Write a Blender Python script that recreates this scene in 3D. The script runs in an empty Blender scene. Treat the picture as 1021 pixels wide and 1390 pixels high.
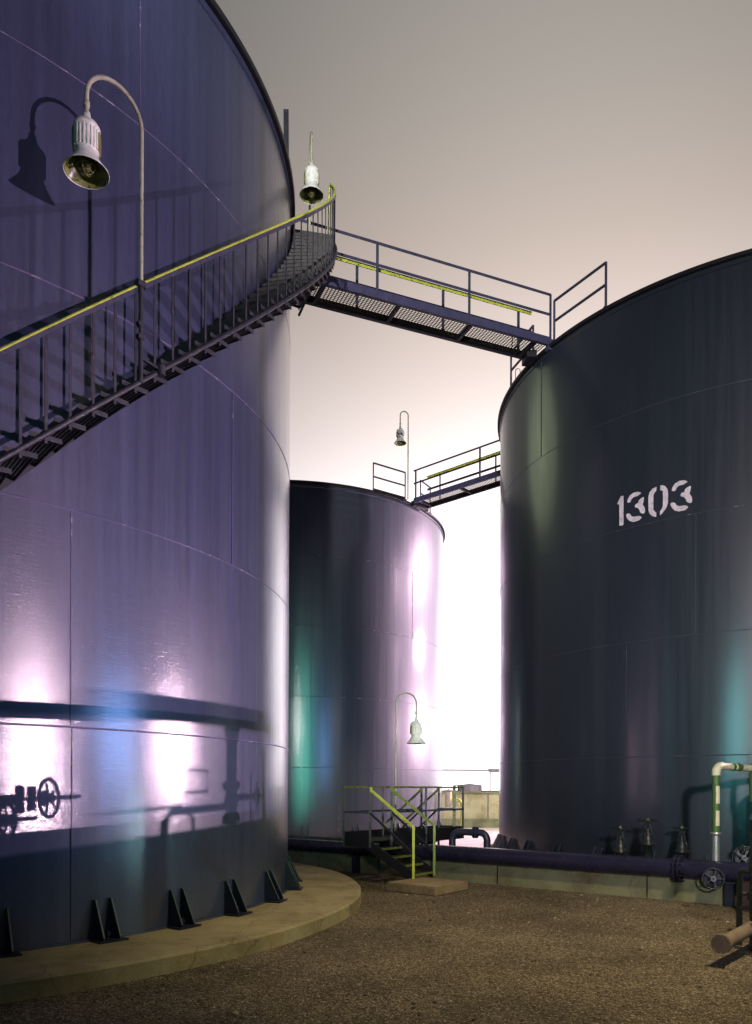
import bpy, bmesh, math, random
from mathutils import Vector, Matrix
random.seed(7)
sin, cos, pi, R = math.sin, math.cos, math.pi, math.radians
SC = bpy.context.scene
COL = SC.collection

# ------------------------------------------------------------------ tanks
TANK = dict(L=(-8.166, 13.308, 6.61), R=(10.355, 21.22, 6.89), M=(-3.40, 32.61, 6.17))
BASE, TOP, COURSE = 0.2, 12.40, 2.44
EYE = 1.98
def pol(t, a, dr=0.0, z=0.0):
    cx, cy, r = TANK[t]
    return Vector((cx + (r + dr) * cos(R(a)), cy + (r + dr) * sin(R(a)), z))

# ------------------------------------------------------------------ mesh builder
class MB:
    def __init__(s): s.v = []; s.f = []; s.m = []; s.s = []
    def add(s, vs, fs, mi=0, smooth=False):
        o = len(s.v); s.v += [Vector(v) for v in vs]
        for f in fs:
            s.f.append([i + o for i in f]); s.m.append(mi); s.s.append(smooth)
        return s
    def frame(s, c, ax, size, mi=0):
        c = Vector(c); x, y, z = [Vector(a) * (d / 2) for a, d in zip(ax, size)]
        vs = [c + x * i + y * j + z * k for k in (-1, 1) for j in (-1, 1) for i in (-1, 1)]
        fs = [(0, 2, 3, 1), (4, 5, 7, 6), (0, 1, 5, 4), (2, 6, 7, 3), (0, 4, 6, 2), (1, 3, 7, 5)]
        return s.add(vs, fs, mi)
    def box(s, c, size, rz=0.0, mi=0):
        return s.frame(c, ((cos(rz), sin(rz), 0), (-sin(rz), cos(rz), 0), (0, 0, 1)), size, mi)
    def bar(s, p0, p1, w, h, up=(0, 0, 1), mi=0):
        p0, p1 = Vector(p0), Vector(p1); d = (p1 - p0); L = d.length; d.normalize()
        up = Vector(up)
        if abs(d.dot(up.normalized())) > .98: up = Vector((0, 1, 0)) if abs(d.y) < .9 else Vector((1, 0, 0))
        sd = d.cross(up).normalized(); u = sd.cross(d).normalized()
        return s.frame((p0 + p1) / 2, (d, sd, u), (L, w, h), mi)
    def tube(s, pts, r, n=10, mi=0, cap=True):
        pts = [Vector(p) for p in pts]; rr = r if isinstance(r, (list, tuple)) else [r] * len(pts)
        ring = []; prev = None
        for i, p in enumerate(pts):
            a = pts[max(i - 1, 0)]; b = pts[min(i + 1, len(pts) - 1)]; d = (b - a).normalized()
            if prev is None:
                u = Vector((0, 0, 1)) if abs(d.z) < .9 else Vector((1, 0, 0))
                u = (u - d * u.dot(d)).normalized()
            else:
                u = (prev - d * prev.dot(d)).normalized()
            prev = u; w = d.cross(u)
            ring.append([p + (u * cos(2 * pi * k / n) + w * sin(2 * pi * k / n)) * rr[i] for k in range(n)])
        vs = [q for g in ring for q in g]; fs = []
        for i in range(len(pts) - 1):
            for k in range(n):
                k2 = (k + 1) % n
                fs.append((i * n + k, i * n + k2, (i + 1) * n + k2, (i + 1) * n + k))
        s.add(vs, fs, mi, True)
        if cap:
            s.add(ring[0], [tuple(range(n))[::-1]], mi); s.add(ring[-1], [tuple(range(n))], mi)
        return s
    def lathe(s, prof, c, n=32, mi=0, smooth=True, M=None, rfun=None):
        c = Vector(c); vs = []; fs = []
        for (r, z) in prof:
            for k in range(n):
                q = r * (rfun(k / n, z) if rfun else 1)
                v = Vector((q * cos(2 * pi * k / n), q * sin(2 * pi * k / n), z))
                if M: v = M @ v
                vs.append(c + v)
        for i in range(len(prof) - 1):
            for k in range(n):
                k2 = (k + 1) % n
                fs.append((i * n + k, i * n + k2, (i + 1) * n + k2, (i + 1) * n + k))
        return s.add(vs, fs, mi, smooth)
    def torus(s, c, Rr, r, nrm=(0, 0, 1), n=28, m=8, mi=0):
        q = Vector(nrm).to_track_quat('Z', 'Y')
        vs = []; fs = []
        for i in range(n):
            a = 2 * pi * i / n
            for j in range(m):
                b = 2 * pi * j / m
                vs.append(Vector(c) + q @ Vector(((Rr + r * cos(b)) * cos(a), (Rr + r * cos(b)) * sin(a), r * sin(b))))
        for i in range(n):
            for j in range(m):
                fs.append((i * m + j, ((i + 1) % n) * m + j, ((i + 1) % n) * m + (j + 1) % m, i * m + (j + 1) % m))
        return s.add(vs, fs, mi, True)
    def prism(s, poly, thick, mi=0):
        """poly: 3D points; thick: vector"""
        n = len(poly); t = Vector(thick)
        vs = [Vector(p) for p in poly] + [Vector(p) + t for p in poly]
        fs = [tuple(range(n))[::-1], tuple(range(n, 2 * n))] + [(i, (i + 1) % n, n + (i + 1) % n, n + i) for i in range(n)]
        return s.add(vs, fs, mi)
    def build(s, name, mats, parent=None, fix=True):
        o0 = Vector(ORG.get(parent.name, (0, 0, 0))) if parent else Vector((0, 0, 0))
        me = bpy.data.meshes.new(name)
        me.from_pydata([v - o0 for v in s.v], [], s.f)
        if not isinstance(mats, (list, tuple)): mats = [mats]
        for m in mats: me.materials.append(m)
        me.polygons.foreach_set('material_index', s.m)
        me.polygons.foreach_set('use_smooth', s.s)
        if fix:
            bm = bmesh.new(); bm.from_mesh(me); bmesh.ops.recalc_face_normals(bm, faces=bm.faces); bm.to_mesh(me); bm.free()
        me.update()
        o = bpy.data.objects.new(name, me); COL.objects.link(o)
        if parent: o.parent = parent; ORG[o.name] = o0
        return o
ORG = {}
def tag(o, label, cat, group=None):
    o['label'] = label; o['category'] = cat
    if group: o['group'] = group
    return o
def thing(name, loc, label, cat, group=None):
    o = bpy.data.objects.new(name, None); COL.objects.link(o); o.location = loc
    ORG[o.name] = Vector(loc); return tag(o, label, cat, group)
def arc(c, r, a0, a1, u, v, n=10):
    c, u, v = Vector(c), Vector(u), Vector(v)
    return [c + u * (r * cos(a0 + (a1 - a0) * i / n)) + v * (r * sin(a0 + (a1 - a0) * i / n)) for i in range(n + 1)]

# ------------------------------------------------------------------ materials
def nodes(name):
    m = bpy.data.materials.new(name); m.use_nodes = True; nt = m.node_tree
    return m, nt, nt.nodes, nt.links, nt.nodes['Principled BSDF']
def noise(nt, scale, sc3=(1, 1, 1), detail=4, rough=.55, coord='Object'):
    tc = nt.nodes.new('ShaderNodeTexCoord'); mp = nt.nodes.new('ShaderNodeMapping'); nz = nt.nodes.new('ShaderNodeTexNoise')
    mp.inputs['Scale'].default_value = sc3; nz.inputs['Scale'].default_value = scale
    nz.inputs['Detail'].default_value = detail; nz.inputs['Roughness'].default_value = rough
    nt.links.new(tc.outputs[coord], mp.inputs[0]); nt.links.new(mp.outputs[0], nz.inputs['Vector'])
    return nz.outputs['Fac']
def ramp(nt, fac, stops):
    r = nt.nodes.new('ShaderNodeValToRGB'); nt.links.new(fac, r.inputs[0])
    e = r.color_ramp.elements
    while len(e) < len(stops): e.new(.5)
    for q, (p, c) in zip(e, stops):
        q.position = p; q.color = (c[0], c[1], c[2], 1) if not isinstance(c, (int, float)) else (c, c, c, 1)
    return r.outputs[0]
def mix(nt, fac, a, b, mode='MIX'):
    m = nt.nodes.new('ShaderNodeMix'); m.data_type = 'RGBA'; m.blend_type = mode
    for sock, val in ((m.inputs[0], fac), (m.inputs[6], a), (m.inputs[7], b)):
        if hasattr(val, 'is_output'): nt.links.new(val, sock)
        elif isinstance(val, (int, float)): sock.default_value = val
        else: sock.default_value = (*val, 1)
    return m.outputs[2]
def bump(nt, h, strength, dist, prev=None):
    b = nt.nodes.new('ShaderNodeBump'); b.inputs['Strength'].default_value = strength; b.inputs['Distance'].default_value = dist
    nt.links.new(h, b.inputs['Height'])
    if prev: nt.links.new(prev, b.inputs['Normal'])
    return b.outputs[0]

def tank_paint(name, col, rough=.3, streak=.35, spark=.25, coat=.5, cs=1.0):
    m, nt, N, L, P = nodes(name)
    c1 = tuple(x * (1 - .22 * cs) for x in col); c2 = tuple(min(1, x * (1 + .18 * cs)) for x in col)
    s = noise(nt, 3.0, (1.6, 1.6, .035), 6, .6)
    base = ramp(nt, s, [(.3, c1), (.7, c2)])
    big = noise(nt, .35, (1, 1, .6), 3)
    base = mix(nt, .5, base, ramp(nt, big, [(.3, .82), (.7, 1.15)]), 'MULTIPLY')
    fine = noise(nt, 28, (1, 1, .25), 3)
    base = mix(nt, .35, base, ramp(nt, fine, [(.35, .75), (.65, 1.2)]), 'MULTIPLY')
    L.new(base, P.inputs['Base Color'])
    r = noise(nt, 5, (2.2, 2.2, .05), 5, .65)
    L.new(ramp(nt, r, [(.3, rough - .07), (.7, rough + .1)]), P.inputs['Roughness'])
    b1 = bump(nt, noise(nt, 4, (2.5, 2.5, .03), 4, .6), streak, .004)
    bv = bump(nt, noise(nt, 1, (5, 5, 85), 3, .6), .8, .0013, b1)
    b2 = bump(nt, noise(nt, 120, (1, 1, 1), 2), spark, .0014, bv)
    b3 = bump(nt, noise(nt, .55, (1, 1, 1), 2), .5, .02, b2)
    L.new(b3, P.inputs['Normal'])
    P.inputs['Specular IOR Level'].default_value = .6
    P.inputs['Coat Weight'].default_value = coat; P.inputs['Coat Roughness'].default_value = .13; P.inputs['Coat IOR'].default_value = 1.75
    L.new(b2, P.inputs['Coat Normal'])
    return m
def paint(name, col, rough=.45, wear=.25, wearcol=None, metal=0.0, scale=9):
    m, nt, N, L, P = nodes(name)
    n1 = noise(nt, scale, (1, 1, .5), 6, .65)
    base = ramp(nt, n1, [(.3, tuple(x * .72 for x in col)), (.7, tuple(min(1, x * 1.15) for x in col))])
    if wearcol:
        n2 = noise(nt, scale * 2.3, (1, 1, 1), 6, .7)
        base = mix(nt, ramp(nt, n2, [(.5 + wear * .3, 0.), (.56 + wear * .3, 1.)]), base, wearcol)
    L.new(base, P.inputs['Base Color'])
    L.new(ramp(nt, noise(nt, scale * 1.7), [(.3, max(.05, rough - .1)), (.7, rough + .12)]), P.inputs['Roughness'])
    P.inputs['Metallic'].default_value = metal
    L.new(bump(nt, noise(nt, scale * 7), .25, .002), P.inputs['Normal'])
    return m
def concrete(name, c1, c2, stain=(.08, .07, .05), rough=.85, sc=1.0):
    m, nt, N, L, P = nodes(name)
    base = ramp(nt, noise(nt, 1.6 * sc, (1, 1, 1), 8, .6), [(.3, c1), (.7, c2)])
    base = mix(nt, ramp(nt, noise(nt, .9 * sc, (1, 1, 1), 6, .7), [(.5, 0.), (.68, .65)]), base, stain)
    base = mix(nt, .5, base, ramp(nt, noise(nt, 60 * sc, (1, 1, 1), 3), [(.3, .7), (.7, 1.25)]), 'MULTIPLY')
    tc = N.new('ShaderNodeTexCoord'); nz = N.new('ShaderNodeTexNoise'); nz.inputs['Scale'].default_value = 1.8; nz.inputs['Detail'].default_value = 5
    L.new(tc.outputs['Object'], nz.inputs['Vector'])
    va = N.new('ShaderNodeVectorMath'); va.operation = 'MULTIPLY_ADD'; L.new(nz.outputs['Color'], va.inputs[0]); va.inputs[1].default_value = (.9, .9, .9); L.new(tc.outputs['Object'], va.inputs[2])
    vo = N.new('ShaderNodeTexVoronoi'); vo.feature = 'DISTANCE_TO_EDGE'; vo.inputs['Scale'].default_value = .62 * sc; L.new(va.outputs[0], vo.inputs['Vector'])
    crack = ramp(nt, vo.outputs['Distance'], [(0., .5), (.010, 1.)])
    base = mix(nt, .85, base, crack, 'MULTIPLY')
    base = mix(nt, ramp(nt, noise(nt, 2.7 * sc, (1, 1, 1), 8, .75), [(.56, 0.), (.66, .55)]), base, stain)
    L.new(base, P.inputs['Base Color']); P.inputs['Roughness'].default_value = rough
    b = bump(nt, noise(nt, 7 * sc, (1, 1, 1), 8, .65), .4, .02)
    L.new(bump(nt, noise(nt, 90 * sc, (1, 1, 1), 2), .35, .004, b), P.inputs['Normal'])
    return m
def gravel_mat():
    m, nt, N, L, P = nodes('gravel')
    tc = N.new('ShaderNodeTexCoord')
    v = N.new('ShaderNodeTexVoronoi'); v.inputs['Scale'].default_value = 66; L.new(tc.outputs['Object'], v.inputs['Vector'])
    sep = N.new('ShaderNodeSeparateColor'); L.new(v.outputs['Color'], sep.inputs[0])
    base = ramp(nt, sep.outputs[0], [(0., (.07, .05, .03)), (.45, (.165, .13, .09)), (.8, (.27, .22, .16)), (1., (.5, .44, .35))])
    d = ramp(nt, v.outputs['Distance'], [(.25, 1.), (.75, .3)])
    base = mix(nt, .85, base, d, 'MULTIPLY')
    base = mix(nt, .8, base, ramp(nt, noise(nt, .55, (1, 1, 1), 7, .6), [(.32, .45), (.68, 1.45)]), 'MULTIPLY')
    base = mix(nt, .7, base, ramp(nt, noise(nt, 14, (1, 1, 1), 4, .7), [(.35, .6), (.65, 1.4)]), 'MULTIPLY')
    L.new(base, P.inputs['Base Color']); P.inputs['Roughness'].default_value = .9
    P.inputs['Specular IOR Level'].default_value = .2
    inv = ramp(nt, v.outputs['Distance'], [(0., 1.), (.8, 0.)])
    b = bump(nt, inv, .9, .02)
    L.new(bump(nt, noise(nt, 2.2, (1, 1, 1), 6), .6, .12, b), P.inputs['Normal'])
    return m

M_L = tank_paint('violet_tank_paint', (.039, .050, .104), .40, .12, .62, .75)
M_R = tank_paint('slate_tank_paint', (.021, .030, .041), .38, .1, .25, .6, .45)
M_M = tank_paint('grey_tank_paint', (.055, .065, .095), .42, .8, .25, .8)
M_WL = paint('violet_weld', (.085, .08, .17), .5, .24, (.26, .26, .30), scale=2.2)
M_WR = paint('slate_weld', (.05, .06, .08), .5, .35, (.16, .2, .22), scale=2.2)
M_WM = paint('grey_weld', (.06, .065, .09), .5, .2, (.3, .28, .32), scale=2.2)
M_RIM = paint('black_rim_paint', (.012, .013, .016), .5)
M_STEEL = paint('dark_blue_steel', (.055, .06, .105), .42, .25, (.02, .02, .02))
M_STEEL2 = paint('dark_grey_steel', (.028, .032, .045), .5, .3, (.1, .09, .08))
M_NAVY = paint('navy_girder_paint', (.06, .062, .125), .4, .3, (.03, .025, .03))
M_GUS = paint('navy_chair_paint', (.010, .011, .032), .4, .3, (.02, .015, .01))
M_EDGE = paint('lit_teal_edge', (.07, .11, .12), .4)  # teal light caught by the chair edges, put into the colour
M_YEL = paint('yellow_green_paint', (.52, .62, .07), .4, .3, (.16, .17, .05), scale=6)
M_OLIVE = paint('olive_rail_paint', (.17, .2, .045), .45, .2, (.05, .05, .03), scale=6)
M_BLK = paint('black_steel', (.012, .013, .02), .5)
M_LAMP = paint('pale_lamp_enamel', (.76, .84, .76), .4, .35, (.28, .27, .22), scale=12)
M_LIN = paint('green_reflector', (.22, .27, .08), .3, .2, (.05, .07, .02), scale=8)
M_POLE = paint('pale_green_pole', (.42, .45, .33), .45, .3, (.16, .19, .1), scale=8)
M_LABEL = paint('yellowed_louvre', (.33, .32, .12), .5)
M_PIPE = paint('violet_pipe_paint', (.017, .017, .042), .2, .3, (.03, .02, .02), scale=4)
M_UPIPE = paint('dull_blue_pipe', (.03, .036, .065), .4, .3, (.02, .02, .02), scale=5)
M_VAL = paint('dark_valve_iron', (.012, .018, .018), .4, .25, (.05, .07, .06), scale=10)
M_RUST = paint('dark_red_primer', (.028, .010, .012), .6, .25, (.02, .015, .01))
M_TAN = paint('tan_pipe_wrap', (.17, .125, .09), .75, .3, (.12, .08, .06), scale=7)
M_CREAM = paint('cream_pipe_lagging', (.62, .60, .42), .45)
M_GREEN = paint('green_pipe_paint', (.07, .15, .04), .45, .3, (.05, .1, .04))
M_GALV = paint('galvanised_steel', (.42, .46, .46), .35, metal=.7)
M_WHITE = paint('stencil_white', (.88, .82, .86), .6, .34, (.4, .38, .42), scale=7)
M_PAD = concrete('pad_concrete', (.20, .165, .085), (.31, .27, .16), (.09, .065, .03))
M_STEP = concrete('step_concrete', (.20, .15, .09), (.32, .25, .16), (.08, .05, .03), sc=2)
M_CURB = concrete('curb_concrete', (.13, .145, .075), (.23, .24, .14), (.09, .05, .03))
M_BRIGHT = concrete('bright_sheet_concrete', (.5, .46, .38), (.66, .62, .54), (.35, .3, .24))
M_TANWALL = concrete('tan_wall', (.36, .33, .19), (.46, .43, .27), (.13, .12, .04))
M_PALE = paint('pale_far_paint', (.6, .5, .6), .6)
M_GRAVEL = gravel_mat()
M_GRATE = paint('grating_steel', (.05, .055, .05), .5)
M_GRATE2 = paint('olive_grating_steel', (.12, .12, .06), .5)
def emis(name, col, st):
    m, nt, N, L, P = nodes(name)
    P.inputs['Emission Color'].default_value = (*col, 1); P.inputs['Emission Strength'].default_value = st
    P.inputs['Base Color'].default_value = (*col, 1); return m

# ------------------------------------------------------------------ ground
g = MB()
g.add([(-400, -300, 0), (400, -300, 0), (400, 500, 0), (-400, 500, 0)], [(0, 1, 2, 3)])
gr = g.build('gravel_ground', M_GRAVEL); gr['kind'] = 'structure'
g = MB(); g.add([(-9, 24, .004), (9, 19.8, .004), (30, 19.8, .004), (30, 37.8, .004), (-9, 37.8, .004)], [(0, 1, 2, 3, 4)])  # pale sheet laid over gravel; its colour stands in for glare in the gap
gy = g.build('bright_ground_sheet', M_BRIGHT); gy['kind'] = 'structure'
# loose stones
st = MB()
ico = [(0, 0, 1), (.89, 0, .45), (.28, .85, .45), (-.72, .53, .45), (-.72, -.53, .45), (.28, -.85, .45), (.72, .53, -.4), (-.28, .85, -.4), (-.89, 0, -.4), (-.28, -.85, -.4), (.72, -.53, -.4)]
icf = [(0, 1, 2), (0, 2, 3), (0, 3, 4), (0, 4, 5), (0, 5, 1), (1, 6, 2), (2, 7, 3), (3, 8, 4), (4, 9, 5), (5, 10, 1), (6, 7, 2), (7, 8, 3), (8, 9, 4), (9, 10, 5), (10, 6, 1)]
SV, SF, SM = [], [], []
cnt = 0
while cnt < 15000:
    y = 6 + 11.5 * random.random() ** 1.25; x = random.uniform(-.2 * y - 1.5, .56 * y)
    if math.hypot(x + 8.166, y - 13.308) < 8.0: continue
    if (x - 1.98) * .6 + (y - 16) * .8 > -.12: continue
    s = random.uniform(.004, .010) * (1 + (random.random() < .05) + 1.5 * (random.random() < .02)); a = random.uniform(0, pi); fl = random.uniform(.4, .8)
    o = len(SV); ca, sa = cos(a), sin(a); el = random.uniform(.7, 1.5)
    for p in ico:
        px, py = p[0] * el * s, p[1] * s
        SV.append(Vector((x + px * ca - py * sa, y + px * sa + py * ca, s * fl * .5 + p[2] * s * fl)))
    mi = random.choice((0, 0, 1, 2))
    for f_ in icf: SF.append([i + o for i in f_]); SM.append(mi)
    cnt += 1
st.v, st.f, st.m, st.s = SV, SF, SM, [False] * len(SF)
so = st.build('gravel_stones', [paint('stone_brown', (.17, .13, .085), .85), paint('stone_pale', (.33, .28, .2), .85), paint('stone_dark', (.07, .055, .04), .85)], fix=False)
so['kind'] = 'stuff'; so['label'] = 'loose brown gravel lying over the yard'; so['category'] = 'gravel'

# ------------------------------------------------------------------ concrete pads
def ring_pad(t, extra, label, n=120):
    cx, cy, r = TANK[t]; ro = r + extra
    p = MB()
    c = Vector((cx, cy, 0))
    prof = [(ro, 0.0), (ro, .17), (ro - .03, .2), (r - .6, .2)]
    p.lathe(prof, c, n, smooth=False, rfun=lambda k, z: 1 + .0012 * sin(k * 40) + .0008 * sin(k * 97 + 1))
    o = p.build('concrete_pad', M_PAD)
    return tag(o, label, 'concrete pad')
ring_pad('L', 1.30, 'round raised concrete pad under the large violet tank on the left')
ring_pad('M', .5, 'thin concrete ring under the distant middle tank')
ring_pad('R', .5, 'low concrete ring under the dark slate tank on the right')

# ------------------------------------------------------------------ tanks
def tank(t, mat, weld, seams, label, chairs, sag=0.08):
    cx, cy, r = TANK[t]
    root = thing('storage_tank', (cx, cy, BASE), label, 'storage tank')
    n = 220; s = MB(); c = Vector((cx, cy, 0))
    for k in range(5):
        z0 = BASE + k * COURSE; z1 = z0 + COURSE if k < 4 else TOP
        dr = (0.004 if k % 2 else 0.0)
        lv = [z0 + (z1 - z0) * i / 4 for i in range(5)]
        s.lathe([(r + dr, z) for z in lv], c, n)
        if k:
            s.lathe([(r, z0 - .012), (r + .006, z0 - .007), (r + .008, z0), (r + .006, z0 + .007), (r, z0 + .012)], c, n, mi=1)
    s.lathe([(r + .012, BASE), (r + .012, BASE + .02), (r + .06, BASE + .018), (r + .06, BASE + .001)], c, n, mi=0, smooth=False)
    for (k, a) in seams:
        z0 = BASE + k * COURSE + .02; z1 = (BASE + (k + 1) * COURSE if k < 4 else TOP) - .02
        p0 = pol(t, a, .003, z0); p1 = pol(t, a, .003, z1)
        s.bar(p0, p1, .014, .014, up=(cos(R(a)), sin(R(a)), 0), mi=1)
    s.build('shell', [mat, weld], root)
    rm = MB()
    rm.lathe([(r - .02, TOP - .02), (r + .075, TOP - .02), (r + .085, TOP - .01), (r + .085, TOP + .055), (r + .07, TOP + .062), (r - .03, TOP + .062)], c, n, smooth=False)
    rm.lathe([(r + .005, TOP - .13), (r + .022, TOP - .12), (r + .022, TOP - .04), (r + .005, TOP - .035)], c, n, smooth=False, mi=1)
    rm.build('rim', [M_RIM, mat], root)
    rf = MB(); rf.lathe([(r - .03, TOP + .03), (r * .5, TOP + .28), (0.01, TOP + .5)], c, 96, mi=0); rf.build('roof', mat, root)
    for a in chairs:
        q = MB()
        for da in (-.85, .85):
            aa = a + da * 6.61 / r; er = Vector((cos(R(aa)), sin(R(aa)), 0)); et = Vector((-sin(R(aa)), cos(R(aa)), 0))
            p = pol(t, aa, .0, 0)
            tri = [p + er * .004 + Vector((0, 0, BASE + .022)), p + er * .23 + Vector((0, 0, BASE + .022)), p + er * .23 + Vector((0, 0, BASE + .05)), p + er * .035 + Vector((0, 0, BASE + .47)), p + er * .004 + Vector((0, 0, BASE + .47))]
            q.prism([v - et * .007 for v in tri], et * .014)
            q.bar(p + er * .236 + Vector((0, 0, BASE + .05)), p + er * .040 + Vector((0, 0, BASE + .47)), .018, .006, up=er, mi=1)
        er = Vector((cos(R(a)), sin(R(a)), 0)); p = pol(t, a, .0, 0)
        q.box(p + er * .15 + Vector((0, 0, BASE + .012)), (.26, .36, .022), R(a))
        q.tube([p + er * .13 + Vector((0, 0, BASE + .02)), p + er * .13 + Vector((0, 0, BASE + .12))], .018, 8)
        q.lathe([(.001, .0), (.034, 0), (.034, .03), (.001, .03)], p + er * .13 + Vector((0, 0, BASE + .06)), 6, smooth=False)
        q.build('anchor_chair', [M_GUS, M_EDGE], root)
    return root
T_L = tank('L', M_L, M_WL, [(0, -44.2), (1, -44.35), (2, -22.), (3, -58), (4, -37), (0, 10), (3, 14)],
     'huge glossy violet tank filling the left side, with a stair winding round it', [-82, -71.5, -61.2, -51, -41, -31.8, -22.4, -11.5, .7, 11, 22])
T_R = tank('R', M_R, M_WR, [(1, -136.75), (0, -116.7), (2, -124.8), (4, -158.2), (3, -112)],
     'dark slate tank on the right with 1303 stencilled on it', [-184, -177.7, -170.1, -162, -152, -142, -132, -122, -112, -102])
T_M = tank('M', M_M, M_WM, [(0, -70.), (2, -118), (3, -40)],
     'distant grey tank in the middle with a white glare down its right side', [-112, -98, -81, -64.2, -48, -33, -18])

# stencilled number
num = bpy.data.objects.new('tank_number', None); COL.objects.link(num); num.parent = T_R; ORG[num.name] = ORG[T_R.name]
def dg(px, xc):  # deskewed polygon in digit space
    return px
D1 = ([[(195, 245), (197, 520), (185, 533), (152, 535), (150, 325), (132, 330), (130, 318), (165, 250), (178, 246)]], 175, 535, 290)
D0 = ([[(520, 155), (480, 175), (450, 212), (438, 255), (438, 390), (450, 425), (480, 450), (512, 457), (519, 450), (519, 412), (506, 404), (490, 382), (489, 340), (490, 240), (500, 215), (518, 195)],
       [(557, 142), (580, 138), (605, 148), (628, 178), (633, 215), (632, 315), (615, 365), (580, 415), (556, 440), (554, 400), (572, 375), (583, 345), (583, 200), (572, 190), (555, 190)]], 535, 452, 308)
D3 = ([[(676, 193), (682, 165), (705, 125), (745, 97), (790, 88), (822, 97), (820, 108), (785, 132), (745, 142), (722, 165), (714, 190), (695, 200)],
       [(848, 140), (855, 150), (850, 185), (840, 215), (862, 250), (866, 285), (860, 302), (842, 310), (815, 297), (805, 270), (790, 252), (762, 246), (757, 235), (768, 212), (792, 205), (798, 180), (815, 160)],
       [(668, 315), (695, 308), (712, 318), (722, 335), (745, 343), (800, 332), (825, 340), (830, 352), (800, 380), (745, 397), (705, 388), (680, 365), (664, 335)]], 765, 395, 307)
def put_digit(D, a0, H=.64):
    polys, xc, yb, hh = D
    bm = bmesh.new(); bmats = []
    o0 = ORG[T_R.name]
    for pl in polys:
        vs = []
        for (x, y) in pl:
            yd = y + .266 * (x - xc); v = (yb - yd) / hh * H; s = (x - xc) / hh * H * 1.0
            a = a0 + math.degrees(s / (TANK['R'][2] + .005)) * 1.02
            vs.append(bm.verts.new(pol('R', a, .010, 7.61 + v) - o0))
        es = [bm.edges.new((vs[i], vs[(i + 1) % len(vs)])) for i in range(len(vs))]
        bmesh.ops.triangle_fill(bm, use_beauty=True, edges=es)
    me = bpy.data.meshes.new('digit'); bm.to_mesh(me); bm.free(); me.materials.append(M_WHITE)
    o = bpy.data.objects.new('digit', me); COL.objects.link(o); o.parent = num
    ORG[o.name] = o0
for D, a in ((D1, -137.75), (D3, -135.1), (D0, -131.05), (D3, -127.15)): put_digit(D, a)

# ------------------------------------------------------------------ spiral stair on the left tank
stair = thing('spiral_stair', pol('L', -60, .4, BASE),
              'dark steel stair with a yellow-green handrail winding up the violet tank', 'stair')
SR = .80                      # outer radius offset
def zs(a): return 5.10 + .1150 * (a + 52.4)   # stringer height at angle
def zh(a): return zs(a) + 1.06
A0, A1 = -95.0, 12.0
step = 1.85
M_TR = M_GRATE
angs = [A1 - i * step for i in range(int((A1 - A0) / step) + 1)]
hp = [A0 + (A1 - A0) * i / 90 for i in range(91)]
h = MB(); h.tube([pol('L', a, SR, zh(a)) for a in hp] + [pol('L', 12.6, SR - .02, zh(12) - .05), pol('L', 12.8, SR - .03, zh(12) - 1.0)], .019, 8)
h.build('handrail', M_YEL, stair)
h = MB()
for a, b in zip(hp, hp[1:]): h.bar(pol('L', a, SR + .012, zh(a) - .035), pol('L', b, SR + .012, zh(b) - .035), .008, .05)
h.build('rail_flange', M_STEEL, stair)
h = MB(); h.tube([pol('L', a, SR + .02, zs(a) + .0) for a in hp], .026, 8); h.build('stringer_pipe', M_STEEL2, stair)
h = MB()
for a, b in zip(hp, hp[1:]): h.bar(pol('L', a, .035, zs(a) - .06), pol('L', b, .035, zs(b) - .06), .012, .18)
h.build('wall_stringer', M_BLK, stair)
LAMPA = -41.3
for i, a in enumerate(angs):
    if a < -90: continue
    z = zs(a) - .03
    q = MB(); er = Vector((cos(R(a)), sin(R(a)), 0)); et = Vector((-sin(R(a)), cos(R(a)), 0))
    W = .26
    c = pol('L', a, 0, z)
    # frame (nosing, back, two side plates) and bearing bars
    q.bar(c + er * .05 - et * W / 2, c + er * SR - et * W / 2, .006, .05)
    q.bar(c + er * .05 + et * W / 2, c + er * SR + et * W / 2, .006, .05)
    q.bar(c + er * (SR - .004) - et * (W / 2 + .03), c + er * (SR - .004) + et * (W / 2 + .03), .008, .05, mi=1)
    q.bar(c + er * .05 - et * W / 2, c + er * .05 + et * W / 2, .006, .05)
    near = a < -30
    nb = 7 if near else 9
    for k in range(1, nb):
        q.bar(c + er * .05 + et * (-W / 2 + W * k / nb), c + er * SR + et * (-W / 2 + W * k / nb), .008 if near else .012, .028)
    for k in range(1, 17):
        x = .05 + (SR - .06) * k / 17
        q.bar(c + er * x - et * W / 2 + Vector((0, 0, .012)), c + er * x + et * W / 2 + Vector((0, 0, .012)), .008, .006)
    # support bracket to the stringer pipe
    q.bar(c + er * (SR - .01) - et * .12 + Vector((0, 0, -.05)), c + er * .58 - et * .12 + Vector((0, 0, -.03)), .02, .02)
    q.build('tread', [M_TR, M_STEEL2], stair)
    b = MB(); p = pol('L', a, SR, 0)
    b.bar(p + Vector((0, 0, zs(a) - .09)), p + Vector((0, 0, zh(a) - .02)), .028, .010, up=er)
    b.build('baluster', M_STEEL2, stair)
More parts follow.
